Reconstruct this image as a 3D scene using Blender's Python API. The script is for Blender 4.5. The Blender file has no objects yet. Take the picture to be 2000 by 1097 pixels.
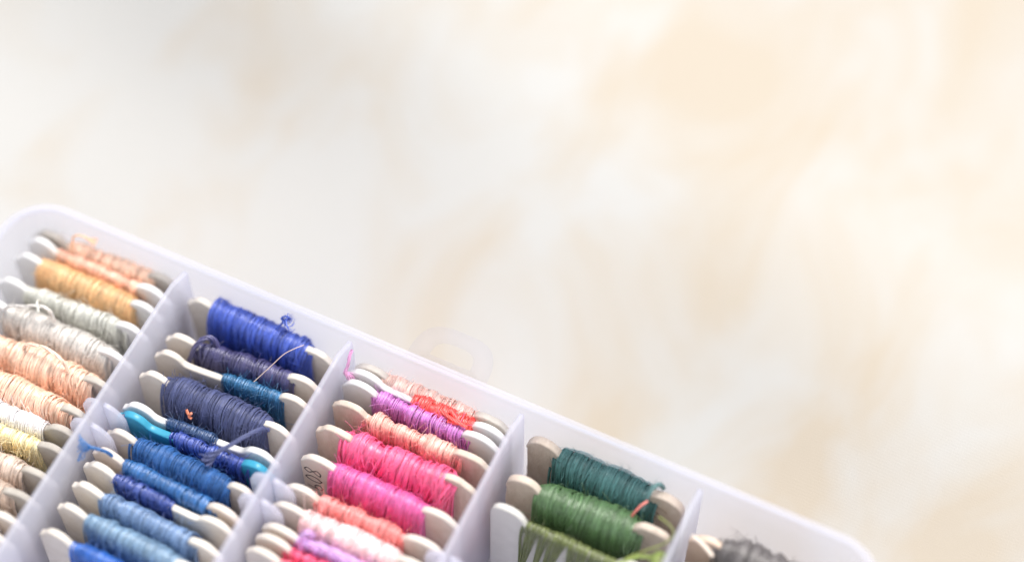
import bpy, math, random
import numpy as np
from mathutils import Matrix, Vector

S = 0.01                       # everything below is written in centimetres
FLOOR = 4.2                    # height of the box's top edge above the cloth
W = 4.2                        # one compartment
C = bpy.context.scene.collection
PI = math.pi


# ------------------------------------------------------------------ materials
def lin(c):
    return tuple((v / 12.92 if v <= 0.04045 else ((v + 0.055) / 1.055) ** 2.4) for v in (x / 255 for x in c))


def new_mat(name):
    m = bpy.data.materials.new(name)
    m.use_nodes = True
    nt = m.node_tree
    return m, nt, nt.nodes['Principled BSDF'], nt.nodes['Material Output']


def node(nt, kind, **kw):
    n = nt.nodes.new(kind)
    for k, v in kw.items():
        setattr(n, k, v)
    return n


THREAD_MATS = {}


def thread_mat(rgb, gloss):
    key = (rgb, gloss)
    if key in THREAD_MATS:
        return THREAD_MATS[key]
    m, nt, b, out = new_mat('floss')
    L = nt.links.new
    base = lin(rgb)
    at = node(nt, 'ShaderNodeAttribute', attribute_name='tone')
    ramp = node(nt, 'ShaderNodeMapRange')
    ramp.inputs['To Min'].default_value = 0.95
    ramp.inputs['To Max'].default_value = 1.5
    L(at.outputs['Fac'], ramp.inputs['Value'])
    tc = node(nt, 'ShaderNodeTexCoord')
    # fine fibres that run round the bundle
    mp = node(nt, 'ShaderNodeMapping')
    mp.inputs['Scale'].default_value = (5200, 420, 420)
    L(tc.outputs['Object'], mp.inputs['Vector'])
    nz = node(nt, 'ShaderNodeTexNoise')
    nz.inputs['Scale'].default_value = 1.0
    nz.inputs['Detail'].default_value = 2.5
    nz.inputs['Roughness'].default_value = 0.6
    L(mp.outputs[0], nz.inputs['Vector'])
    r2 = node(nt, 'ShaderNodeMapRange')
    r2.inputs['From Min'].default_value = 0.3
    r2.inputs['From Max'].default_value = 0.7
    r2.inputs['To Min'].default_value = 0.62
    r2.inputs['To Max'].default_value = 1.3
    L(nz.outputs['Fac'], r2.inputs['Value'])
    mu = node(nt, 'ShaderNodeMath', operation='MULTIPLY')
    L(ramp.outputs[0], mu.inputs[0])
    L(r2.outputs[0], mu.inputs[1])
    hsv = node(nt, 'ShaderNodeHueSaturation')
    hsv.inputs['Color'].default_value = (*base, 1)
    L(mu.outputs[0], hsv.inputs['Value'])
    L(hsv.outputs[0], b.inputs['Base Color'])
    b.inputs['Roughness'].default_value = 0.5 if gloss > 0.5 else 0.7
    b.inputs['Specular IOR Level'].default_value = 0.25 + 0.2 * gloss
    b.inputs['Sheen Weight'].default_value = 0.4
    b.inputs['Sheen Roughness'].default_value = 0.4
    b.inputs['Sheen Tint'].default_value = (*[min(1, 0.35 + 0.65 * v) for v in base], 1)
    bp = node(nt, 'ShaderNodeBump')
    bp.inputs['Strength'].default_value = 0.6
    bp.inputs['Distance'].default_value = 0.0002
    L(nz.outputs['Fac'], bp.inputs['Height'])
    L(bp.outputs[0], b.inputs['Normal'])
    tr = node(nt, 'ShaderNodeBsdfTranslucent')
    L(hsv.outputs[0], tr.inputs['Color'])
    mx = node(nt, 'ShaderNodeMixShader')
    mx.inputs[0].default_value = 0.18
    L(b.outputs[0], mx.inputs[1])
    L(tr.outputs[0], mx.inputs[2])
    gl = node(nt, 'ShaderNodeBsdfGlossy')
    gl.inputs['Color'].default_value = (*[0.62 + 0.38 * v for v in base], 1)
    gl.inputs['Roughness'].default_value = 0.42
    L(bp.outputs[0], gl.inputs['Normal'])
    m3 = node(nt, 'ShaderNodeMixShader')
    m3.inputs[0].default_value = 0.07 + 0.11 * gloss
    L(mx.outputs[0], m3.inputs[1])
    L(gl.outputs[0], m3.inputs[2])
    L(m3.outputs[0], out.inputs['Surface'])
    THREAD_MATS[key] = m
    return m


def card_mat(name, a, bcol, rough, grain, translucent=0.0, spec=0.4, stretch=(1, 1, 1)):
    m, nt, b, out = new_mat(name)
    L = nt.links.new
    tc = node(nt, 'ShaderNodeTexCoord')
    mp = node(nt, 'ShaderNodeMapping')
    mp.inputs['Scale'].default_value = stretch
    L(tc.outputs['Object'], mp.inputs['Vector'])
    oi = node(nt, 'ShaderNodeObjectInfo')
    n1 = node(nt, 'ShaderNodeTexNoise', noise_dimensions='4D')
    n1.inputs['Scale'].default_value = 300
    n1.inputs['Detail'].default_value = 5
    n1.inputs['Roughness'].default_value = 0.65
    L(mp.outputs[0], n1.inputs['Vector'])
    ml = node(nt, 'ShaderNodeMath', operation='MULTIPLY')
    ml.inputs[1].default_value = 37.0
    L(oi.outputs['Random'], ml.inputs[0])
    L(ml.outputs[0], n1.inputs['W'])
    n2 = node(nt, 'ShaderNodeTexNoise')
    n2.inputs['Scale'].default_value = 1600
    n2.inputs['Detail'].default_value = 3
    L(mp.outputs[0], n2.inputs['Vector'])
    cr = node(nt, 'ShaderNodeValToRGB')
    cr.color_ramp.elements[0].position = 0.3
    cr.color_ramp.elements[0].color = (*lin(a), 1)
    cr.color_ramp.elements[1].position = 0.7
    cr.color_ramp.elements[1].color = (*lin(bcol), 1)
    L(n1.outputs['Fac'], cr.inputs[0])
    hv = node(nt, 'ShaderNodeHueSaturation')
    rr = node(nt, 'ShaderNodeMapRange')
    rr.inputs['To Min'].default_value = 0.93
    rr.inputs['To Max'].default_value = 1.04
    L(oi.outputs['Random'], rr.inputs['Value'])
    L(cr.outputs[0], hv.inputs['Color'])
    L(rr.outputs[0], hv.inputs['Value'])
    L(hv.outputs[0], b.inputs['Base Color'])
    b.inputs['Roughness'].default_value = rough
    b.inputs['Specular IOR Level'].default_value = spec
    ad = node(nt, 'ShaderNodeMath', operation='ADD')
    L(n1.outputs['Fac'], ad.inputs[0])
    L(n2.outputs['Fac'], ad.inputs[1])
    bp = node(nt, 'ShaderNodeBump')
    bp.inputs['Strength'].default_value = grain
    bp.inputs['Distance'].default_value = 0.0003
    L(ad.outputs[0], bp.inputs['Height'])
    L(bp.outputs[0], b.inputs['Normal'])
    if translucent:
        tr = node(nt, 'ShaderNodeBsdfTranslucent')
        L(hv.outputs[0], tr.inputs['Color'])
        mx = node(nt, 'ShaderNodeMixShader')
        mx.inputs[0].default_value = translucent
        L(b.outputs[0], mx.inputs[1])
        L(tr.outputs[0], mx.inputs[2])
        L(mx.outputs[0], out.inputs['Surface'])
    return m


CARD = {
    'white': card_mat('white_plastic', (232, 231, 231), (240, 239, 238), 0.42, 0.08, 0.15),
    'cream': card_mat('cream_card', (220, 210, 199), (234, 226, 216), 0.55, 0.25, 0.08),
    'wood': card_mat('raw_wood', (208, 191, 175), (228, 214, 200), 0.7, 0.6, 0.05, 0.25, (2.2, 1, 0.7)),
    'grey': card_mat('grey_card', (178, 171, 162), (202, 195, 186), 0.7, 0.5, 0.03, 0.25),
    'tan': card_mat('tan_card', (222, 198, 178), (236, 214, 196), 0.65, 0.4, 0.1, 0.3),
    'teal': card_mat('teal_plastic', (60, 168, 205), (84, 186, 216), 0.32, 0.04, 0.3, 0.5),
}


def box_mat(name, clear, base=(0.85, 0.855, 0.945)):
    m, nt, b, out = new_mat(name)
    L = nt.links.new
    b.inputs['Base Color'].default_value = (*base, 1)
    b.inputs['Roughness'].default_value = 0.28
    b.inputs['Specular IOR Level'].default_value = 0.45
    tc = node(nt, 'ShaderNodeTexCoord')
    nz = node(nt, 'ShaderNodeTexNoise')
    nz.inputs['Scale'].default_value = 180
    nz.inputs['Detail'].default_value = 4
    L(tc.outputs['Object'], nz.inputs['Vector'])
    bp = node(nt, 'ShaderNodeBump')
    bp.inputs['Strength'].default_value = 0.12
    bp.inputs['Distance'].default_value = 0.0003
    L(nz.outputs['Fac'], bp.inputs['Height'])
    L(bp.outputs[0], b.inputs['Normal'])
    tl = node(nt, 'ShaderNodeBsdfTranslucent')
    tl.inputs['Color'].default_value = (0.885, 0.89, 0.97, 1)
    tp = node(nt, 'ShaderNodeBsdfTransparent')
    tp.inputs['Color'].default_value = (0.975, 0.975, 0.995, 1)
    m1 = node(nt, 'ShaderNodeMixShader')
    m1.inputs[0].default_value = 0.55
    L(b.outputs[0], m1.inputs[1])
    L(tl.outputs[0], m1.inputs[2])
    m2 = node(nt, 'ShaderNodeMixShader')
    m2.inputs[0].default_value = clear
    L(m1.outputs[0], m2.inputs[1])
    L(tp.outputs[0], m2.inputs[2])
    L(m2.outputs[0], out.inputs['Surface'])
    return m


BOX = box_mat('milky_plastic', 0.48)
CLEAR = box_mat('clear_plastic', 0.955)
RIM = box_mat('thin_milky_plastic', 0.66, (0.90, 0.90, 0.95))


def cloth_mat():
    m, nt, b, out = new_mat('cotton_cloth')
    L = nt.links.new
    tc = node(nt, 'ShaderNodeTexCoord')
    # soft warm beige blotches, stretched along the lie of the folds
    mp = node(nt, 'ShaderNodeMapping')
    mp.inputs['Rotation'].default_value = (0, 0, math.radians(24))
    mp.inputs['Scale'].default_value = (1.0, 0.55, 1.0)
    L(tc.outputs['Object'], mp.inputs['Vector'])
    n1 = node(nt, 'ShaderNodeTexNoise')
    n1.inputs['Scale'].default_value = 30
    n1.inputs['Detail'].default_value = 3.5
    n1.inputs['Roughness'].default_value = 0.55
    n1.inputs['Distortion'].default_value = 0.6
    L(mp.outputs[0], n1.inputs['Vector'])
    # more beige to the right of the sheet
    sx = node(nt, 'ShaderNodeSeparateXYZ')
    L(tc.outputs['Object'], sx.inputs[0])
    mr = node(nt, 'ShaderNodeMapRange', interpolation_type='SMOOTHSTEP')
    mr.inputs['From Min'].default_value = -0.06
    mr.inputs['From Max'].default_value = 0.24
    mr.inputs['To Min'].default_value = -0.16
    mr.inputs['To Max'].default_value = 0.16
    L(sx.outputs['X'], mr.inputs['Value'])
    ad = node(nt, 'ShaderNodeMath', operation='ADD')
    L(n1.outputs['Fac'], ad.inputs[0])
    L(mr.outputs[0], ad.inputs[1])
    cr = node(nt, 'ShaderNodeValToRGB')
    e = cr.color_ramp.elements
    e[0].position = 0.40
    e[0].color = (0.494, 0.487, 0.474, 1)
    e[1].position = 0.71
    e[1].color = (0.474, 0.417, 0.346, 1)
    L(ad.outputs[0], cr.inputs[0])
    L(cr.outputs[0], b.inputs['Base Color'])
    b.inputs['Roughness'].default_value = 0.85
    b.inputs['Specular IOR Level'].default_value = 0.15
    b.inputs['Sheen Weight'].default_value = 0.15
    # woven threads, warp and weft
    hs = []
    for d in ('X', 'Y'):
        wv = node(nt, 'ShaderNodeTexWave', wave_type='BANDS', bands_direction=d)
        wv.inputs['Scale'].default_value = 420
        wv.inputs['Distortion'].default_value = 1.2
        wv.inputs['Detail'].default_value = 2
        L(tc.outputs['Object'], wv.inputs['Vector'])
        hs.append(wv)
    mxh = node(nt, 'ShaderNodeMath', operation='MAXIMUM')
    L(hs[0].outputs['Fac'], mxh.inputs[0])
    L(hs[1].outputs['Fac'], mxh.inputs[1])
    bp = node(nt, 'ShaderNodeBump')
    bp.inputs['Strength'].default_value = 0.35
    bp.inputs['Distance'].default_value = 0.0003
    L(mxh.outputs[0], bp.inputs['Height'])
    L(bp.outputs[0], b.inputs['Normal'])
    return m


# ------------------------------------------------------------------ mesh helpers
class MB:
    """collects vertices (cm) and faces for ONE mesh"""

    def __init__(self):
        self.v, self.f, self.t, self.n = [], [], [], 0

    def add(self, verts, faces, tone=0.5):
        verts = np.asarray(verts, float).reshape(-1, 3)
        self.v.append(verts)
        fa = np.asarray(faces, int)
        self.f.append(fa + self.n)
        self.t.append(np.broadcast_to(np.asarray(tone, float), (len(verts),)))
        self.n += len(verts)

    def tube(self, path, r, normals=None, k=5, flat=1.0, tone=0.5, cap=True):
        P = np.asarray(path, float)
        n = len(P)
        T = np.gradient(P, axis=0)
        T /= np.linalg.norm(T, axis=1)[:, None] + 1e-12
        if normals is None:
            ref = np.array([0.0, 0.0, 1.0]) if abs(T[:, 2].mean()) < 0.9 else np.array([1.0, 0, 0])
            N = ref - T * (T @ ref)[:, None]
        else:
            N = normals - T * (normals * T).sum(1)[:, None]
        N /= np.linalg.norm(N, axis=1)[:, None] + 1e-12
        Bn = np.cross(T, N)
        r = np.broadcast_to(np.asarray(r, float), (n,))
        a = np.arange(k) * 2 * PI / k
        ring = (P[:, None, :] + r[:, None, None] * (np.cos(a)[None, :, None] * N[:, None, :] * flat
                                                    + np.sin(a)[None, :, None] * Bn[:, None, :]))
        i = np.arange(n - 1)[:, None] * k
        j = np.arange(k)[None, :]
        j2 = (j + 1) % k
        q = np.stack([i + j, i + j2, i + k + j2, i + k + j], -1).reshape(-1, 4)
        self.add(ring.reshape(-1, 3), q, np.repeat(np.broadcast_to(np.asarray(tone, float), (n,)), k))

    def build(self, name, mat, parent=None, smooth=True, tone=False):
        V = np.concatenate(self.v) * S
        me = bpy.data.meshes.new(name)
        me.vertices.add(len(V))
        me.vertices.foreach_set('co', V.ravel())
        tot = [np.full(len(f), f.shape[1]) for f in self.f]
        tot = np.concatenate(tot)
        loops = np.concatenate([f.ravel() for f in self.f])
        me.loops.add(len(loops))
        me.loops.foreach_set('vertex_index', loops.astype(np.int32))
        me.polygons.add(len(tot))
        st = np.concatenate([[0], np.cumsum(tot)[:-1]])
        me.polygons.foreach_set('loop_start', st.astype(np.int32))
        me.polygons.foreach_set('loop_total', tot.astype(np.int32))
        if smooth:
            me.polygons.foreach_set('use_smooth', np.ones(len(tot), bool))
        me.update(calc_edges=True)
        me.validate()
        if tone:
            a = me.attributes.new('tone', 'FLOAT', 'POINT')
            a.data.foreach_set('value', np.concatenate(self.t).astype(np.float32))
        me.materials.append(mat)
        o = bpy.data.objects.new(name, me)
        C.objects.link(o)
        if parent is not None:
            o.parent = parent
        return o


def empty(name, loc, rot=None):
    o = bpy.data.objects.new(name, None)
    o.empty_display_size = 0.005
    C.objects.link(o)
    o.location = [v * S for v in loc]
    if rot is not None:
        o.rotation_euler = rot
    return o


def tag(o, label, cat, group=None):
    o['label'] = label
    o['category'] = cat
    if group:
        o['group'] = group


def smooth_noise(rng, n, knots):
    """smooth 1-D noise of n samples with the given number of knots, about -1..1"""
    kn = rng.uniform(-1, 1, knots + 3)
    x = np.linspace(0, knots, n)
    i = np.clip(x.astype(int), 0, knots)
    f = x - i
    f = f * f * (3 - 2 * f)
    return kn[i] * (1 - f) + kn[i + 1] * f


def catmull(pts, n=24):
    P = np.asarray(pts, float)
    P = np.vstack([2 * P[0] - P[1], P, 2 * P[-1] - P[-2]])
    out = []
    for i in range(1, len(P) - 2):
        t = np.linspace(0, 1, n, endpoint=False)[:, None]
        a, b, c, d = P[i - 1], P[i], P[i + 1], P[i + 2]
        out.append(0.5 * (2 * b + (c - a) * t + (2 * a - 5 * b + 4 * c - d) * t ** 2 + (3 * b - a - 3 * c + d) * t ** 3))
    out.append(P[-2][None])
    return np.concatenate(out)


def plied(mb, pts, r, rng, plies=4, tone=0.5, fray=0.0):
    """a loose floss strand: several plies twisting round a smooth path"""
    P = catmull(pts, 14)
    n = len(P)
    T = np.gradient(P, axis=0)
    T /= np.linalg.norm(T, axis=1)[:, None]
    ref = np.array([0.31, 0.2, 0.93])
    N = ref - T * (T @ ref)[:, None]
    N /= np.linalg.norm(N, axis=1)[:, None]
    Bn = np.cross(T, N)
    s = np.linspace(0, 1, n)
    for k in range(plies):
        a = k * 2 * PI / plies + s * 9
        spread = r * ((0.62 if k % 2 else 0.3) + fray * 2.2 * np.clip((s - 0.7) / 0.3, 0, 1) * rng.uniform(0.4, 1.6))
        path = P + spread[:, None] * (np.cos(a)[:, None] * N + np.sin(a)[:, None] * Bn)
        mb.tube(path, r * 1.0 / math.sqrt(plies), k=5, tone=np.clip(tone + rng.uniform(-.15, .15), 0, 1))


# ------------------------------------------------------------------ bobbin cards
def card_mesh(mb, L, H, waist, wl, wr, thick, rng, rough=0.0, stick=False, rnd=0.62):
    """dog-bone card standing on its long edge; x along, z up, y = thickness"""
    n = 1600
    x = np.linspace(0, 1, n)
    x = (0.5 - 0.5 * np.cos(PI * x)) * 0.8 + 0.2 * x
    x = x * L
    hw, hn = H / 2, waist / 2

    def wing(u, wlen):                       # u = distance from the end of the card
        xc = wlen * 0.56
        R = hw * (rnd if not stick else 0.32)
        y = np.full_like(u, hn)
        a = u < xc
        pw = 2.1 if not stick else 2.5
        y[a] = hw - R + R * np.clip(1 - ((xc - u[a]) / xc) ** pw, 0, 1) ** (1 / pw)
        b = (~a) & (u < wlen * 1.35)
        t = np.clip((u[b] - xc) / (wlen * 1.12 - xc), 0, 1)
        lobe = hn - 0.12 + (hw - hn + 0.12) * np.clip(1 - t ** 2.2, 0, 1) ** (1 / 2.0)
        y[b] = np.maximum(lobe, hn + 0.10 * np.clip(1.35 - u[b] / wlen, 0, 1))
        return y
    top = np.maximum(wing(x, wl), wing(L - x, wr))
    zc = hw
    # closed outline, evenly spaced along its length
    px = np.concatenate([x, x[::-1]])
    pz = np.concatenate([zc + top, zc - top[::-1]])
    px, pz = np.append(px, px[0]), np.append(pz, pz[0])
    ln = np.concatenate([[0], np.cumsum(np.hypot(np.diff(px), np.diff(pz)))])
    m = 240
    t = np.linspace(0, ln[-1], m, endpoint=False)
    P = np.stack([np.interp(t, ln, px), np.interp(t, ln, pz)], 1)
    for _ in range(2):
        P = 0.25 * np.roll(P, 1, 0) + 0.5 * P + 0.25 * np.roll(P, -1, 0)
    T = np.roll(P, -1, 0) - np.roll(P, 1, 0)
    T /= np.linalg.norm(T, axis=1)[:, None]
    Nn = np.stack([-T[:, 1], T[:, 0]], 1)               # outward for this winding
    if rough:
        P = P + Nn * (rough * smooth_noise(rng, m, 70) * (np.abs(P[:, 1] - zc) > hn * 0.2))[:, None]
    b = min(0.03, thick * 0.28)
    layers = [(-thick / 2, -b), (-thick / 2 + b * 0.35, -b * 0.3), (-thick / 2 + b, 0.0), (thick / 2 - b, 0.0),
              (thick / 2 - b * 0.35, -b * 0.3), (thick / 2, -b)]
    V = []
    for yy, ins in layers:
        Q = P + Nn * ins
        V.append(np.stack([Q[:, 0], np.full(m, yy), Q[:, 1]], 1))
    k = np.arange(m)
    k2 = (k + 1) % m
    q = np.concatenate([np.stack([c * m + k, c * m + k2, (c + 1) * m + k2, (c + 1) * m + k], 1) for c in range(len(layers) - 1)])
    mb.add(np.concatenate(V), q)
    mb.add(V[0], [list(range(m))[::-1]])
    mb.add(V[-1], [list(range(m))])


# ------------------------------------------------------------------ wound thread
def wound(mb, xa, xb, zc, hz, hy, rng, pitch=0.058, lump=0.12, slant=0.32, fuzz=300, r=0.031,
          taper=(0.25, 0.25), groups=(), lumps=9, layers=2):
    """floss wound round the waist of the card; every turn is real geometry"""
    seg = 30
    Lx = xb - xa
    prof_n = 200
    u = np.linspace(0, 1, prof_n)
    prof = 1 + lump * smooth_noise(rng, prof_n, lumps) + 0.5 * lump * smooth_noise(rng, prof_n, lumps * 3)
    prof *= 0.94 + 0.10 * np.sin(PI * np.clip(u, 0, 1)) ** 0.8
    prof *= 1 - taper[0] * np.clip(1 - u / 0.16, 0, 1) ** 2 - taper[1] * np.clip(1 - (1 - u) / 0.16, 0, 1) ** 2
    exn = 2 / (2.6 if hy > 0.28 else 4.0)
    sl = slant * smooth_noise(rng, prof_n, 6)

    def surf(x, th, off):
        uu = np.clip((x - xa) / Lx, 0, 1)
        p = np.interp(uu, u, prof)
        a = hy * p + off
        b = hz + hy * 0.7 * (p - 1) + off
        ex = exn
        c, s = np.cos(th), np.sin(th)
        y = a * np.sign(c) * np.abs(c) ** ex
        z = b * np.sign(s) * np.abs(s) ** ex
        return np.stack([x, y, zc + z], -1)
    # inner body of older turns
    nx = 40
    th = np.linspace(0, 2 * PI, 24, endpoint=False)
    if not groups:
        xs = np.linspace(xa + 0.01, xb - 0.01, nx)
        X, TH = np.meshgrid(xs, th, indexing='ij')
        V = surf(X, TH, -0.055).reshape(-1, 3)
        i = np.arange(nx - 1)[:, None] * 24
        j = np.arange(24)[None]
        q = np.stack([i + j, i + 24 + j, i + 24 + (j + 1) % 24, i + (j + 1) % 24], -1).reshape(-1, 4)
        mb.add(V, q, 0.1)
        for e in (0, nx - 1):
            cen = np.array([[xs[e], 0, zc]])
            ring = V[e * 24:(e + 1) * 24]
            k = np.arange(24)
            mb.add(np.concatenate([ring, cen]), np.stack([k, (k + 1) % 24, np.full(24, 24)], 1), 0.1)
    for ly in range(layers):
        turns = max(4, int(Lx / (pitch * (1.0 if ly == layers - 1 else 1.25))))
        n = turns * seg
        t = np.linspace(0, turns, n)
        ang = t * 2 * PI * (1 if ly % 2 == 0 else -1) + rng.uniform(0, 6)
        per = rng.normal(0, 1, turns + 3)
        jit = np.interp(t, np.arange(turns + 3), per)
        x = xa + Lx * (t / turns) + jit * pitch * 0.25
        x = x + np.interp(np.clip((x - xa) / Lx, 0, 1), u, sl) * np.sin(ang) * (1 if ly == layers - 1 else -1)
        if groups:                       # the turns part and leave slits of bare card
            zz = np.sign(np.sin(ang)) * np.abs(np.sin(ang)) ** exn
            for gx, gw in groups:
                open_ = gw * 2.2 * np.clip(1.0 - zz, 0, 1.2) ** 0.45
                dd = x - (xa + gx)
                x = xa + gx + np.sign(dd) * np.maximum(np.abs(dd), open_)
            x = x - 0.16 * (1 - zz)
        x = np.clip(x, xa - 0.03, xb + 0.03)
        off = -0.03 * (layers - 1 - ly) + 0.009 * np.interp(t, np.arange(turns + 3), rng.normal(0, 1, turns + 3))
        P = surf(x, ang, off)
        c, s = np.cos(ang), np.sin(ang)
        N = np.stack([np.zeros(n), np.sign(c) * np.abs(c) ** 0.9 / max(hy, .1), np.sign(s) * np.abs(s) ** 0.9 / hz], 1)
        rr = r * (1 + 0.22 * np.interp(t * 2, np.arange(2 * turns + 4), rng.normal(0, 1, 2 * turns + 4)).clip(-1.5, 1.5))
        tone = np.clip(0.5 + 0.11 * np.interp(t, np.arange(turns + 3), rng.normal(0, 1, turns + 3))
                       + 0.12 * np.interp(t * 3, np.arange(3 * turns + 4), rng.normal(0, 1, 3 * turns + 4)), 0, 1)
        # each turn is a loose bundle of plies that wander past one another
        outer = ly == layers - 1
        plies = 5 if outer else 2
        Nu = N.copy()
        Nu[:, 0] = 0
        Nu /= np.linalg.norm(Nu, axis=1)[:, None]
        for kk in range(plies):
            kn = int(turns * 1.7) + 2
            lat = smooth_noise(rng, n, kn) * r * 0.85 + (kk - (plies - 1) / 2) * r * 0.30
            rad = smooth_noise(rng, n, kn) * r * 0.55 + r * 0.1
            Q = P + Nu * rad[:, None]
            Q[:, 0] += lat
            mb.tube(Q, rr * (0.33 if outer else 0.62), normals=Nu, k=4, tone=np.clip(tone + rng.uniform(-.16, .16) + 0.12 * smooth_noise(rng, n, kn), 0, 1))
    # stray fibres
    for _ in range(fuzz):
        x0 = rng.uniform(xa, xb)
        a0 = rng.uniform(-0.7, PI + 0.2)
        p0 = surf(np.array([x0]), np.array([-a0 if rng.random() < 0.15 else a0]), 0.0)[0]
        ln = rng.uniform(0.06, 0.26)
        d = np.array([rng.normal(0, 1), -abs(math.cos(a0)) * 0.3 + rng.normal(0, .5), abs(math.sin(a0)) * 0.7 + rng.normal(0, .35)])
        d /= np.linalg.norm(d)
        e = rng.normal(0, 1, 3) * 0.4
        ss = np.linspace(0, 1, 7)[:, None]
        path = p0 + d * ln * ss + e * ln * ss ** 2
        mb.tube(path, 0.0045, k=3, tone=0.8)
    return surf


# ------------------------------------------------------------------ the box
box = empty('compartment_box', (0, 0, 0))
tag(box, 'milky translucent plastic compartment box holding rows of thread bobbins', 'storage box')
X0, X1, Y0, Y1 = -0.13, 21.16, -13.6, 0.64


def rrect(inset, rad, k=14):
    x0, x1, y0, y1 = X0 + inset, X1 - inset, Y0 + inset, Y1 - inset
    r = max(0.15, rad - inset)
    pts = []
    for cx, cy, a0 in ((x1 - r, y1 - r, 0), (x0 + r, y1 - r, 90), (x0 + r, y0 + r, 180), (x1 - r, y0 + r, 270)):
        for i in range(k + 1):
            a = math.radians(a0 + 90 * i / k)
            pts.append((cx + r * math.cos(a), cy + r * math.sin(a)))
    return np.array(pts)


def ring_sweep(mb, prof, rad=1.15):
    """prof = (inset, z) loop swept round the box outline"""
    rings = []
    for ins, z in prof:
        p = rrect(ins, rad)
        rings.append(np.column_stack([p, np.full(len(p), z + FLOOR)]))
    m = len(rings[0])
    n = len(rings)
    V = np.concatenate(rings)
    q = []
    for a in range(n):
        b = (a + 1) % n
        for i in range(m):
            j = (i + 1) % m
            q.append((a * m + i, a * m + j, b * m + j, b * m + i))
    mb.add(V, q)


mb = MB()
ring_sweep(mb, [(0.14, -0.42), (0.13, -4.0), (0.17, -4.12), (0.26, -4.2), (0.30, -4.05), (0.27, -0.2), (0.265, -0.035),
                (0.235, 0.0), (0.165, 0.0), (0.145, -0.04)])
mb.build('outer_wall', RIM, box)
mb = MB()
ring_sweep(mb, [(0.14, -0.115), (0.025, -0.115), (0.0, -0.15), (0.0, -0.38), (0.03, -0.41), (0.07, -0.38), (0.075, -0.2), (0.14, -0.19)])
mb.build('rim', RIM, box)
mb = MB()
p = rrect(0.31, 1.15)
m_ = len(p)
top = np.column_stack([p, np.full(m_, FLOOR - 4.04)])
bt = np.column_stack([p, np.full(m_, FLOOR - 4.17)])
V = np.concatenate([top, bt, [[10, -6, FLOOR - 4.04], [10, -6, FLOOR - 4.17]]])
i = np.arange(m_)
mb.add(V, np.stack([i, (i + 1) % m_, np.full(m_, 2 * m_)], 1))
mb.add(V, np.stack([(i + 1) % m_ + m_, i + m_, np.full(m_, 2 * m_ + 1)], 1))
mb.add(V, np.stack([i, i + m_, (i + 1) % m_ + m_, (i + 1) % m_], 1))
mb.build('floor_panel', BOX, box, smooth=False)


def divider(mb, x, y0, y1, th=0.125):
    # thin wall with a rounded top edge, slightly thicker at the foot
    prof = [(0.0, -0.05), (0.012, -0.018), (0.04, 0.0), (th - 0.04, 0.0), (th - 0.012, -0.018), (th, -0.05), (th + 0.025, -4.04), (-0.025, -4.04)]
    ys = np.concatenate([np.linspace(y0, -0.4, 20), np.linspace(-0.3, y1, 12)])
    k = len(prof)
    # the top edge dips where the divider runs into the end walls
    def dip(y):
        t = min(1, max(0, (y + 0.25) / 0.6))
        return 0.22 * t * t * (3 - 2 * t)
    V = [(x + a, y, FLOOR + z - (dip(y) if z > -1 else 0)) for y in ys for a, z in prof]
    q = []
    for s in range(len(ys) - 1):
        for a in range(k):
            b = (a + 1) % k
            q.append((s * k + a, s * k + b, (s + 1) * k + b, (s + 1) * k + a))
    mb.add(V, q)
    mb.add(V[:k], [list(range(k))])
    mb.add(V[-k:], [list(range(k))[::-1]])


def guide(mb, x, y, side):
    # rounded vertical rib that holds a removable cross panel
    n = 14
    t = np.linspace(0, 1, n)
    dep = 0.46
    outl = [(dep * math.sin(a * PI / 2), -0.30 - 0.55 * (1 - math.cos(a * PI / 2))) for a in t] + [(dep, -4.03), (0.0, -4.03)]
    V = []
    for yy, k in ((y - 0.05, 1), (y + 0.05, 1)):
        V += [(x + side * d, yy, FLOOR + z) for d, z in outl]
    m = len(outl)
    mb.add(V, [list(range(m))])
    mb.add(V, [list(range(m, 2 * m))[::-1]])
    mb.add(V, [(a, (a + 1) % m, m + (a + 1) % m, m + a) for a in range(m)])


GY = (-3.32, -3.86)
for k in range(1, 5):
    mb = MB()
    divider(mb, k * W, Y0 + 0.30, Y1 - 0.30)
    d = mb.build('divider', BOX, box)
    for yy in GY:
        for sd, xx in ((1, k * W + 0.13), (-1, k * W - 0.005)):
            g = MB()
            guide(g, xx, yy, sd)
            g.build('slot_guide', BOX, d, smooth=False)

# latch loop on the far side of the rim
mb = MB()
cx, cy = 10.66, 0.62
outer, inner = [], []
for k in range(33):
    a = PI * k / 32
    outer.append((cx + 0.96 * math.copysign(abs(math.cos(a)) ** 0.6, math.cos(a)), cy + 1.02 * math.sin(a) ** 0.7))
    inner.append((cx + 0.50 * math.copysign(abs(math.cos(a)) ** 0.6, math.cos(a)), cy + 0.22 + 0.46 * math.sin(a) ** 0.7))
V = []
for z in (-0.36, -0.28):
    V += [(x, y, FLOOR + z) for x, y in outer] + [(x, y, FLOOR + z) for x, y in inner]
n = 33
q = []
for k in range(n - 1):
    q += [(n + k, n + k + 1, k + 1, k), (2 * n + k, 2 * n + k + 1, 3 * n + k + 1, 3 * n + k),
          (k, k + 1, 2 * n + k + 1, 2 * n + k), (n + k + 1, n + k, 3 * n + k, 3 * n + k + 1)]
q += [(0, n, n + n - 1, n - 1), (3 * n, 2 * n, 3 * n - 1, 4 * n - 1), (n, 3 * n, 4 * n - 1, 2 * n - 1)]
mb.add(V, q)
mb.build('latch_loop', CLEAR, box, smooth=False)

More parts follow.
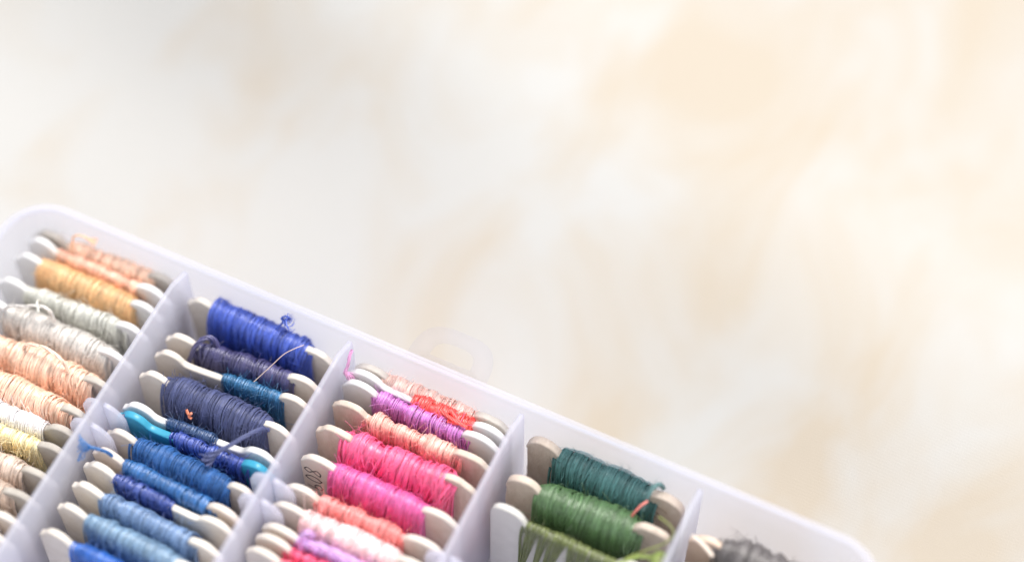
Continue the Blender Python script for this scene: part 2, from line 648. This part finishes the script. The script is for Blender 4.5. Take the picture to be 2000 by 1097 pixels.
# ------------------------------------------------------------------ the bobbins
# key: column, y at the left wing, y at the right wing, wind from, wind to, half depth, colour, card, extra
ROWS = [
    ('1A', 0.14, 0.24, 1.20, 3.42, 0.20, (252, 222, 196), 'grey', dict(x0=0.25, lump=.16)),
    ('1B', -0.10, -0.14, 1.10, 3.35, 0.13, (250, 212, 188), 'white', dict(lump=.25)),
    ('1C', -0.58, -0.58, 0.86, 3.42, 0.38, (236, 194, 138), 'white', dict(lump=.05, slant=.05, r=.028, pitch=.05, taper=(.12, .3))),
    ('1D', -1.34, -1.22, 1.00, 3.52, 0.28, (216, 216, 208), 'white', dict(lump=.12)),
    ('1E', -1.96, -1.96, 0.80, 3.60, 0.40, (222, 217, 212), 'white', dict(lump=.12, slant=.3)),
    ('1F', -2.80, -2.72, 0.95, 3.53, 0.40, (246, 218, 196), 'grey', dict(lump=.12, slant=.3)),
    ('1G', -3.58, -3.56, 0.90, 3.55, 0.36, (250, 218, 194), 'grey', dict(lump=.1)),
    ('1H', -4.28, -4.08, 0.95, 3.13, 0.30, (246, 244, 246), 'grey', dict(lump=.15, slant=.3)),
    ('1I', -4.72, -4.54, 1.00, 3.35, 0.16, (252, 243, 202), 'grey', dict()),
    ('1J', -5.36, -5.20, 1.00, 3.30, 0.36, (226, 208, 194), 'grey', dict(slant=.4)),
    ('1K', -6.02, -5.80, 1.00, 3.45, 0.34, (218, 198, 182), 'grey', dict(slant=.3)),
    ('1L', -6.60, -6.38, 1.00, 3.45, 0.20, (228, 218, 208), 'cream', dict()),
    ('1M', -7.05, -6.85, 1.00, 3.45, 0.20, (235, 215, 195), 'cream', dict()),
    ('2A', 0.08, 0.02, 0.93, 3.42, 0.42, (56, 92, 200), 'grey2', dict(lump=.16, slant=.3, fuzz=120, taper=(.0, .35), tall=.10)),
    ('2B', -0.96, -0.72, 0.98, 3.38, 0.30, (64, 60, 116), 'cream', dict(lump=.08, fuzz=140)),
    ('2C', -1.44, -1.24, 1.92, 3.40, 0.15, (24, 112, 164), 'cream', dict(lump=.06, slant=.08)),
    ('2D', -2.04, -2.02, 0.88, 3.45, 0.46, (80, 88, 132), 'cream', dict(lump=.06, fuzz=700, slant=.35, taper=(.3, .3), gloss=0, tall=.05)),
    ('2E', -2.86, -2.70, 1.32, 2.50, 0.12, (30, 76, 130), 'white', dict(lump=.05, slant=.05)),
    ('2F', -3.12, -3.02, 1.60, 3.48, 0.14, (40, 74, 172), 'teal', dict(lump=.2, fuzz=120)),
    ('2G', -3.58, -3.62, 0.93, 3.36, 0.36, (46, 102, 168), 'cream', dict(lump=.1, fuzz=340, gloss=0)),
    ('2H', -4.12, -4.24, 1.06, 3.36, 0.20, (22, 108, 178), 'wood2', dict(lump=.1)),
    ('2I', -4.48, -4.56, 1.03, 2.42, 0.15, (58, 86, 172), 'cream2', dict(lump=.1)),
    ('2J', -5.00, -5.12, 0.97, 3.40, 0.30, (122, 154, 196), 'cream2', dict(lump=.12, fuzz=120)),
    ('2K', -5.58, -5.70, 0.96, 3.40, 0.32, (132, 166, 196), 'cream2', dict(lump=.12, fuzz=120)),
    ('2L', -6.24, -6.34, 1.06, 3.40, 0.28, (14, 104, 200), 'cream2', dict(lump=.1)),
    ('3A', 0.20, 0.20, 0.98, 3.37, 0.20, (255, 228, 216), 'grey2', dict(lump=.12)),
    ('3B', -0.02, -0.06, 1.86, 3.32, 0.22, (248, 78, 70), 'white', dict(lump=.08, slant=.3)),
    ('3C', -0.30, -0.34, 0.96, 3.32, 0.17, (212, 128, 210), 'white', dict(lump=.25)),
    ('3D', -0.84, -0.82, 1.02, 3.36, 0.20, (246, 192, 178), 'wood', dict(lump=.3, lumps=7)),
    ('3E', -1.54, -1.48, 0.85, 3.55, 0.42, (246, 100, 156), 'wood', dict(lump=.14, slant=.5, r=.036, pitch=.072)),
    ('3F', -2.30, -2.34, 0.90, 3.26, 0.36, (234, 100, 178), 'cream', dict(lump=.06, slant=.15, r=.034)),
    ('3G', -3.08, -3.06, 1.00, 3.06, 0.26, (250, 158, 154), 'cream', dict(lump=.22, lumps=7)),
    ('3H', -3.58, -3.60, 0.96, 3.25, 0.24, (250, 222, 222), 'cream', dict(lump=.4, lumps=6)),
    ('3I', -4.10, -4.14, 0.99, 3.25, 0.14, (220, 172, 232), 'cream', dict(lump=.15)),
    ('3J', -4.38, -4.44, 1.00, 3.25, 0.14, (252, 100, 152), 'cream', dict(lump=.2)),
    ('3K', -4.74, -4.80, 0.96, 3.25, 0.18, (248, 112, 142), 'cream', dict(lump=.2)),
    ('4A', 0.18, 0.10, 0.98, 3.40, 0.46, (70, 118, 118), 'wood', dict(lump=.08, fuzz=420, gloss=0, stick=1, x0=.30, r=.04, pitch=.078, thick=.2)),
    ('4B', -0.86, -0.72, 1.00, 3.42, 0.50, (82, 122, 70), 'wood', dict(lump=.08, fuzz=260, stick=1, x0=.28, slant=.3, thick=.18)),
    ('4C', -1.62, -1.66, 1.05, 3.48, 0.13, (106, 118, 46), 'ivory', dict(lump=.05, stick=1, x0=.27, layers=1, groups=((.10, .055), (.42, .05), (.64, .035), (1.08, .085), (1.75, .04), (2.2, .03)), slant=.02, fuzz=60)),
    ('5B', -1.16, -1.22, 1.02, 3.30, 0.14, (120, 118, 116), 'ivory', dict(lump=.2)),
    ('5A', -0.42, -0.44, 0.84, 3.30, 0.46, (112, 106, 106), 'tan', dict(lump=.26, lumps=9, tall=.14, fuzz=400)),
]
CARD['grey2'] = card_mat('greyed_wood', (212, 205, 194), (232, 225, 214), 0.7, 0.5, 0.04, 0.25, (1, 1, 2))
CARD['wood2'] = card_mat('pale_brown_card', (222, 208, 196), (236, 224, 214), 0.6, 0.35, 0.05, 0.3)
CARD['cream2'] = card_mat('ivory_card', (232, 223, 211), (244, 237, 227), 0.55, 0.3, 0.08, 0.35)
CARD['ivory'] = card_mat('ivory_plastic', (226, 224, 218), (236, 234, 228), 0.4, 0.06, 0.12)

LABEL = {
    '1A': 'grey card bobbin with pale peach floss at the far left corner of the box',
    '1B': 'white bobbin thinly wound with lumpy peach floss just before the grey corner one',
    '1C': 'white bobbin thickly and evenly wound with golden tan floss',
    '1D': 'white bobbin of silvery grey floss right in front of the golden tan one',
    '1E': 'white bobbin fat with loose pale grey floss in front of the silvery one',
    '1F': 'grey bobbin of pale peach floss with a rough split right end',
    '1G': 'grey bobbin fat with orange peach floss behind the pure white floss',
    '1H': 'grey bobbin wound with pure white floss behind the pale yellow one',
    '1I': 'grey bobbin thinly wound with pale yellow floss',
    '1J': 'grey bobbin of untidy beige floss in front of the pale yellow one',
    '1K': 'grey bobbin of darker beige floss, second in front of the pale yellow',
    '1L': 'cream bobbin with off-white floss at the left edge, behind the last one there',
    '1M': 'nearest bobbin at the left edge of the picture, with faint peach floss',
    '2A': 'greyish bobbin thick with bright royal blue floss against the back wall',
    '2B': 'cream bobbin wound with dark indigo purple floss',
    '2C': 'cream bobbin with teal blue floss on its right half only',
    '2D': 'cream bobbin fat with fuzzy dull navy yarn and an orange fleck',
    '2E': 'glossy white bobbin with a short thin band of dark blue floss',
    '2F': 'teal plastic bobbin thinly wound with royal blue floss',
    '2G': 'cream bobbin fat with fuzzy mid blue floss in front of the teal one',
    '2H': 'pale brown bobbin of bright cerulean floss with a frayed blue end',
    '2I': 'ivory bobbin with violet blue floss on its left half and bare right arm',
    '2J': 'ivory bobbin thick with steel blue floss',
    '2K': 'ivory bobbin of pale grey blue floss in front of the steel blue one',
    '2L': 'nearest bobbin among the blues, bright azure floss cut by the frame',
    '3A': 'greyish wooden bobbin of pale salmon floss against the back wall',
    '3B': 'white bobbin with red floss on its right half only',
    '3C': 'white bobbin thinly wound with violet orchid floss',
    '3D': 'wooden bobbin with lumpy salmon floss between violet and hot pink ones',
    '3E': 'wooden bobbin fat with hot pink floss',
    '3F': 'cream bobbin of magenta pink floss with a handwritten number on its left end',
    '3G': 'cream bobbin of coral floss with its bare right arm showing',
    '3H': 'cream bobbin with lumpy blush white floss in front of the coral one',
    '3I': 'cream bobbin thinly wound with lilac floss and a small loop',
    '3J': 'cream bobbin of vivid pink floss right in front of the lilac one',
    '3K': 'nearest bobbin among the pinks, rosy red floss cut by the frame',
    '4A': 'tall wooden bobbin thick with dark teal green floss',
    '4B': 'wooden bobbin thick with leaf green floss, one olive strand over its right end',
    '4C': 'ivory stick bobbin with olive floss parted so its white card shows through',
    '5B': 'ivory bobbin of grey floss in front of the tan one, barely inside the lower edge',
    '5A': 'tan bobbin of dark grey floss in the rightmost compartment',
}

OBJ = {}
H = 3.32


def to_local(e, P):
    """box coordinates (z from the top edge of the box) -> the bobbin's own frame"""
    M = np.array(e['_m']).reshape(4, 4)
    P = np.asarray(P, float) + [0, 0, FLOOR]
    return (np.linalg.inv(M) @ np.c_[P, np.ones(len(P))].T).T[:, :3]


for ii, (key, yl, yr, ta, tb, hy, rgb, card, ex) in enumerate(ROWS):
    rng = np.random.default_rng(100 + ii)
    col = int(key[0]) - 1
    x0 = ex.get('x0', 0.19 + rng.uniform(-.03, .03))
    x1 = 4.08 + rng.uniform(-.04, .04)
    L = x1 - x0
    yaw = math.atan2(yr - yl, 3.12)
    lean = math.radians(rng.uniform(-1.5, 3.0))          # small backward lean
    ymid = yl + (yr - yl) * ((x0 + x1) / 2 - .45) / 3.12
    topz = FLOOR - 0.70 + rng.uniform(-.05, .05)
    # empty at the middle of the bobbin's foot
    Rm = Matrix.Rotation(yaw, 4, 'Z') @ Matrix.Rotation(-lean, 4, 'X')
    foot = Vector((col * W + (x0 + x1) / 2, ymid, topz)) - Rm @ Vector((0, 0, H))
    foot.z = max(foot.z, FLOOR - 4.03)
    e = empty('floss_bobbin', foot, Rm.to_euler())
    M = Matrix.Translation(foot) @ Rm
    mnp = np.array(M)
    tag(e, LABEL[key], 'thread bobbin', 'thread bobbins standing in the compartment box')
    stick = bool(ex.get('stick'))
    thick = ex.get('thick', 0.155 if card != 'teal' else 0.17)
    waist = H - (0.62 if not stick else 0.9)
    mb = MB()
    rough = {'wood': .02, 'grey': .018, 'grey2': .018, 'cream': .007, 'cream2': .009, 'wood2': .012, 'tan': .005}.get(card, 0.0)
    wide = 0.10 if col >= 2 and not stick else 0.0
    card_mesh(mb, L, H, waist, 0.74 + wide + rng.uniform(-.05, .05), 0.82 + wide / 2 + rng.uniform(-.06, .06), thick, rng, rough, stick,
              0.38 if col >= 2 else 0.58)
    for v in mb.v:
        v[:, 0] -= L / 2
    ob_card = mb.build('card', CARD[card], e)
    # thread
    mb = MB()
    off = -(x0 + x1) / 2
    hz = waist / 2 + 0.09 + 0.30 * hy + ex.get('tall', 0)
    kw = {k: ex[k] for k in ('pitch', 'lump', 'slant', 'fuzz', 'r', 'taper', 'groups', 'lumps', 'layers') if k in ex}
    surf = wound(mb, ta + off, tb + off, H / 2, hz, hy + 0.03, rng, **kw)
    ob_thread = mb.build('wound_thread', thread_mat(rgb, ex.get('gloss', 1)), e, tone=True)
    OBJ[key] = dict(e=e, card=ob_card, thread=ob_thread, m=mnp, rgb=rgb, off=off, hz=hz, hy=hy, surf=surf, thick=thick, rng=rng, col=col)


def loose(key, pts, r=0.03, rgb=None, name='loose_end', plies=8, fray=0.0, gloss=1):
    """a strand given in box coordinates, parented to the wound thread it comes from"""
    o = OBJ[key]
    P = np.asarray(pts, float) + [0, 0, FLOOR]
    P = (np.linalg.inv(o['m']) @ np.c_[P, np.ones(len(P))].T).T[:, :3]
    mb = MB()
    plied(mb, P, r, o['rng'], plies, 0.6, fray)
    return mb.build(name, thread_mat(rgb or o['rgb'], gloss), o['thread'], tone=True)


loose('2A', [(6.64, 0.1, -0.72), (6.84, 0.27, -0.42), (6.95, 0.32, -0.32), (6.86, 0.30, -0.24), (6.78, 0.25, -0.34), (6.93, 0.24, -0.36), (7.02, 0.26, -0.34)], 0.03, plies=12, fray=2.5)
loose('2B', [(5.10, -1.2, -1.25), (5.18, -1.08, -0.9), (5.28, -0.95, -0.66), (5.42, -0.80, -0.55), (5.56, -0.74, -0.62), (5.68, -0.78, -0.85)], 0.065)
loose('2D', [(7.72, -2.15, -0.75), (7.64, -2.30, -0.52), (7.46, -2.62, -0.42), (7.24, -3.0, -0.42), (7.04, -3.25, -0.5), (6.88, -3.46, -0.62)], 0.055, plies=12, fray=.8, gloss=0)
loose('2D', [(5.83, -2.46, -0.80), (5.90, -2.52, -0.86), (5.97, -2.50, -0.80), (5.93, -2.55, -0.9), (6.0, -2.56, -0.92)], 0.035, (226, 132, 92), 'orange_fleck')
loose('2H', [(5.05, -4.16, -0.95), (4.91, -4.18, -0.62), (4.74, -4.27, -0.42), (4.58, -4.36, -0.30), (4.41, -4.48, -0.24)], 0.045, plies=12, fray=2.2)
loose('2F', [(4.62, -3.10, -1.0), (4.66, -3.18, -0.8), (4.74, -3.16, -0.9)], 0.04, (40, 50, 100))
loose('3B', [(8.62, 0.14, -0.18), (8.61, 0.04, -0.28), (8.62, -0.1, -0.5), (8.60, -0.2, -0.68), (8.72, -0.1, -1.0)], 0.042, (230, 170, 214), fray=1.0)
for a, b_ in (((10.95, -0.10, -0.78), (11.62, -0.24, -0.72)), ((11.1, -0.02, -0.70), (11.66, -0.22, -1.0)), ((11.0, -0.16, -0.95), (11.4, -0.22, -0.78))):
    mid = tuple((p + q) / 2 + d for p, q, d in zip(a, b_, (0, -.04, .05)))
    loose('3B', [a, mid, b_], 0.045, name='crossing_strand')
loose('1A', [(1.39, 0.0, -0.8), (1.41, 0.06, -0.5), (1.46, 0.13, -0.32), (1.64, 0.19, -0.28), (1.82, 0.20, -0.34), (1.97, 0.23, -0.38)], 0.026, (246, 196, 150), fray=1.0)
loose('1E', [(0.85, -2.0, -0.75), (1.07, -2.0, -0.5), (1.39, -1.93, -0.38), (1.72, -1.80, -0.32), (1.96, -1.78, -0.38), (2.08, -1.85, -0.7)], 0.045)
loose('1D', [(1.48, -1.45, -0.85), (1.54, -1.62, -0.5), (1.68, -1.80, -0.30), (1.78, -1.94, -0.36)], 0.035)
loose('1F', [(1.80, -2.70, -0.75), (1.94, -2.68, -0.5), (2.38, -2.62, -0.42), (2.81, -2.70, -0.46), (2.99, -2.76, -0.75)], 0.045)
loose('3I', [(9.66, -4.28, -0.85), (9.66, -4.22, -0.55), (9.70, -4.14, -0.38), (9.80, -4.07, -0.34), (9.86, -4.06, -0.5)], 0.07)
loose('3I', [(9.68, -4.22, -0.62), (10.1, -4.14, -0.60), (10.8, -4.14, -0.60), (11.4, -4.16, -0.64)], 0.075, name='crossing_strand')
loose('4C', [(15.9, -1.72, -0.85), (16.06, -1.51, -0.7), (16.32, -1.33, -0.55), (16.61, -1.07, -0.45), (16.72, -0.88, -0.40), (16.70, -0.73, -0.36), (16.50, -0.64, -0.3), (16.30, -0.57, -0.34)], 0.022, (126, 134, 40), plies=3)
loose('4C', [(15.9, -1.74, -0.8), (16.2, -1.5, -0.62), (16.46, -1.43, -0.52), (16.57, -1.38, -0.45), (16.66, -1.42, -0.5)], 0.05, (150, 170, 70), plies=14, fray=2.0)
loose('4A', [(15.68, -0.56, -0.95), (15.74, -0.47, -0.78), (15.81, -0.34, -0.68), (15.90, -0.2, -0.66)], 0.032, (226, 124, 110), 'pink_strand')
loose('4A', [(15.84, -0.3, -0.95), (15.86, -0.08, -0.6), (15.92, 0.10, -0.48), (16.01, 0.20, -0.5), (16.08, 0.24, -0.7)], 0.06)
loose('5A', [(17.07, -0.56, -0.6), (17.35, -0.66, -0.56), (17.65, -0.80, -0.62)], 0.05, (238, 224, 210), 'pale_strand')

# one pale hair lying over the blues
mb = MB()
mb.tube(catmull(np.array([(6.88, -1.28, -0.66), (7.12, -0.86, -0.42), (7.27, -0.55, -0.30), (7.42, -0.33, -0.28), (7.55, -0.14, -0.32)]) - [7.2, -.7, -.6], 12), 0.009, k=5)
hm, nt, hb, ho = new_mat('hair')
hb.inputs['Base Color'].default_value = (*lin((214, 190, 176)), 1)
hb.inputs['Roughness'].default_value = 0.4
hair = mb.build('stray_hair', hm)
hair.location = [v * S for v in (7.2, -.7, -.6 + FLOOR)]
tag(hair, 'fine pale curved hair lying across the royal blue and indigo floss', 'hair')

# handwriting: the number on the magenta bobbin, pencil strokes on the tall wooden one
ink, nt, ib, io = new_mat('ink')
ib.inputs['Base Color'].default_value = (*lin((62, 58, 62)), 1)
ib.inputs['Roughness'].default_value = 0.6


def writing(key, strokes, r, name, x_end='left', mat=None):
    """strokes in cm from the top outer corner of a wing, on the near face of the card"""
    o = OBJ[key]
    xs = np.array([v.co.x for v in o['card'].data.vertices]) / S
    mb = MB()
    for st in strokes:
        P = catmull(st, 10)
        X = xs.min() + P[:, 0] if x_end == 'left' else xs.max() - P[:, 0]
        Q = np.stack([X, np.full(len(P), -o['thick'] / 2 - 0.003), H - P[:, 1]], 1)
        mb.tube(Q, r * np.linspace(1.15, 0.8, len(Q)), normals=np.tile([0., -1., 0.], (len(Q), 1)), k=6, flat=0.3)
    return mb.build(name, mat or ink, o['card'])


def glyph(pts, u0):
    # u runs down the card, v (height of the letter) runs to the right
    return [(0.10 + v * 0.40, u0 + u * 0.27) for u, v in pts]


eight = [(.95, .92), (.5, 1.0), (.12, .8), (.45, .52), (.85, .25), (.5, .0), (.1, .2), (.4, .5), (.85, .78), (.95, .98)]
zero = [(.55, 1.0), (.15, .7), (.12, .3), (.5, .0), (.9, .3), (.9, .75), (.55, 1.0), (.4, .98)]
nine = [(.85, .85), (.45, 1.0), (.1, .75), (.4, .5), (.8, .6), (.9, .92), (.85, .5), (.75, .0)]
writing('3F', [glyph(eight, 0.52), glyph(zero, 0.88), glyph(nine, 1.24)], 0.016, 'handwritten_number')
pen, nt, pb, po = new_mat('pencil')
pb.inputs['Base Color'].default_value = (*lin((150, 126, 106)), 1)
writing('4A', [[(0.72, 0.55), (0.62, 0.48), (0.45, 0.52), (0.36, 0.6)], [(0.70, 0.72), (0.55, 0.80), (0.42, 1.02)],
               [(0.78, 0.70), (0.66, 0.86), (0.60, 1.05)]], 0.013, 'pencil_mark', 'right', pen)


# ------------------------------------------------------------------ cloth
def build_cloth():
    n = 260
    xs = np.linspace(-70, 90, n)
    ys = np.linspace(-60, 110, n)
    X, Y = np.meshgrid(xs, ys, indexing='ij')
    rng = np.random.default_rng(5)
    Z = np.zeros_like(X)
    for _ in range(26):
        a = math.radians(rng.normal(-28, 22))
        wl = rng.uniform(7, 22)
        Z += rng.uniform(.3, 1) * wl / 22 * 0.28 * np.sin((X * math.cos(a + PI / 2) + Y * math.sin(a + PI / 2)) * 2 * PI / wl + rng.uniform(0, 6)
                                              + 0.8 * np.sin(X / 17 + rng.uniform(0, 6)) + 0.8 * np.sin(Y / 23 + rng.uniform(0, 6)))
    dx = np.maximum(np.maximum(X0 - X, X - X1), 0)
    dy = np.maximum(np.maximum(Y0 - Y, Y - Y1), 0)
    d = np.hypot(dx, dy)
    k = np.clip(d / 9, 0, 1)
    k = k * k * (3 - 2 * k)
    Z = (Z - Z.min()) * k * 0.85 - 0.03
    # one broad soft fold running away behind the left half of the box
    ly = Y - (11.5 - 0.16 * X)
    s_ = np.clip((ly + 8.5) / 9.5, 0, 1)
    fold = s_ * s_ * (3 - 2 * s_) * np.exp(-(np.clip(ly - 1, 0, None) / 9) ** 2)
    Z += 2.7 * fold * k / (1 + np.exp((X - 5) / 2.2))
    V = np.stack([X, Y, Z], -1).reshape(-1, 3)
    i = np.arange(n - 1)[:, None] * n
    j = np.arange(n - 1)[None]
    q = np.stack([i + j, i + n + j, i + n + j + 1, i + j + 1], -1).reshape(-1, 4)
    mb = MB()
    mb.add(V, q)
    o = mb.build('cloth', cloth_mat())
    o['kind'] = 'structure'
    o['label'] = 'white cotton cloth with faint warm beige blotches under the box'
    return o


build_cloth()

# ------------------------------------------------------------------ light and camera
world = bpy.data.worlds.new('World')
bpy.context.scene.world = world
world.use_nodes = True
bg = world.node_tree.nodes['Background']
bg.inputs[0].default_value = (0.93, 0.955, 1.0, 1)
bg.inputs[1].default_value = 0.89


def area(name, loc, target, size, power, col):
    l = bpy.data.lights.new(name, 'AREA')
    l.shape = 'RECTANGLE'
    l.size, l.size_y = size[0] * S, size[1] * S
    l.energy = power
    l.color = col
    o = bpy.data.objects.new(name, l)
    C.objects.link(o)
    o.location = [v * S for v in loc]
    d = Vector(target) - Vector(loc)
    o.rotation_euler = d.to_track_quat('-Z', 'Y').to_euler()
    return o


area('window_light', (80, 150, 380), (10, 4, 0), (190, 170), 238.0, (1.0, 0.965, 0.915))

cam = bpy.data.cameras.new('camera')
co = bpy.data.objects.new('camera', cam)
C.objects.link(co)
cpos = Vector((21.31936254, -18.7629913, 39.68130193 + FLOOR)) * S
right = Vector((0.90374191, 0.42806274, 0.00358426))
down = Vector((0.36714239, -0.77076468, -0.52069978))
fwd = Vector((-0.22012956, 0.47189415, -0.85373233))
co.matrix_world = Matrix(((right.x, -down.x, -fwd.x, cpos.x), (right.y, -down.y, -fwd.y, cpos.y),
                          (right.z, -down.z, -fwd.z, cpos.z), (0, 0, 0, 1)))
cam.sensor_width = 36
cam.lens = 4051.7 / 2000 * 36
cam.clip_start = 0.01
cam.clip_end = 10
cam.dof.use_dof = True
cam.dof.focus_distance = 0.457
cam.dof.aperture_fstop = 2.7
sc = bpy.context.scene
sc.camera = co
sc.view_settings.view_transform = 'Standard'
sc.view_settings.look = 'None'
sc.view_settings.exposure = 0
sc.view_settings.gamma = 1
sc.cycles.max_bounces = 12
sc.cycles.diffuse_bounces = 8
sc.cycles.transmission_bounces = 8
sc.cycles.transparent_max_bounces = 16
sc.cycles.use_denoising = True
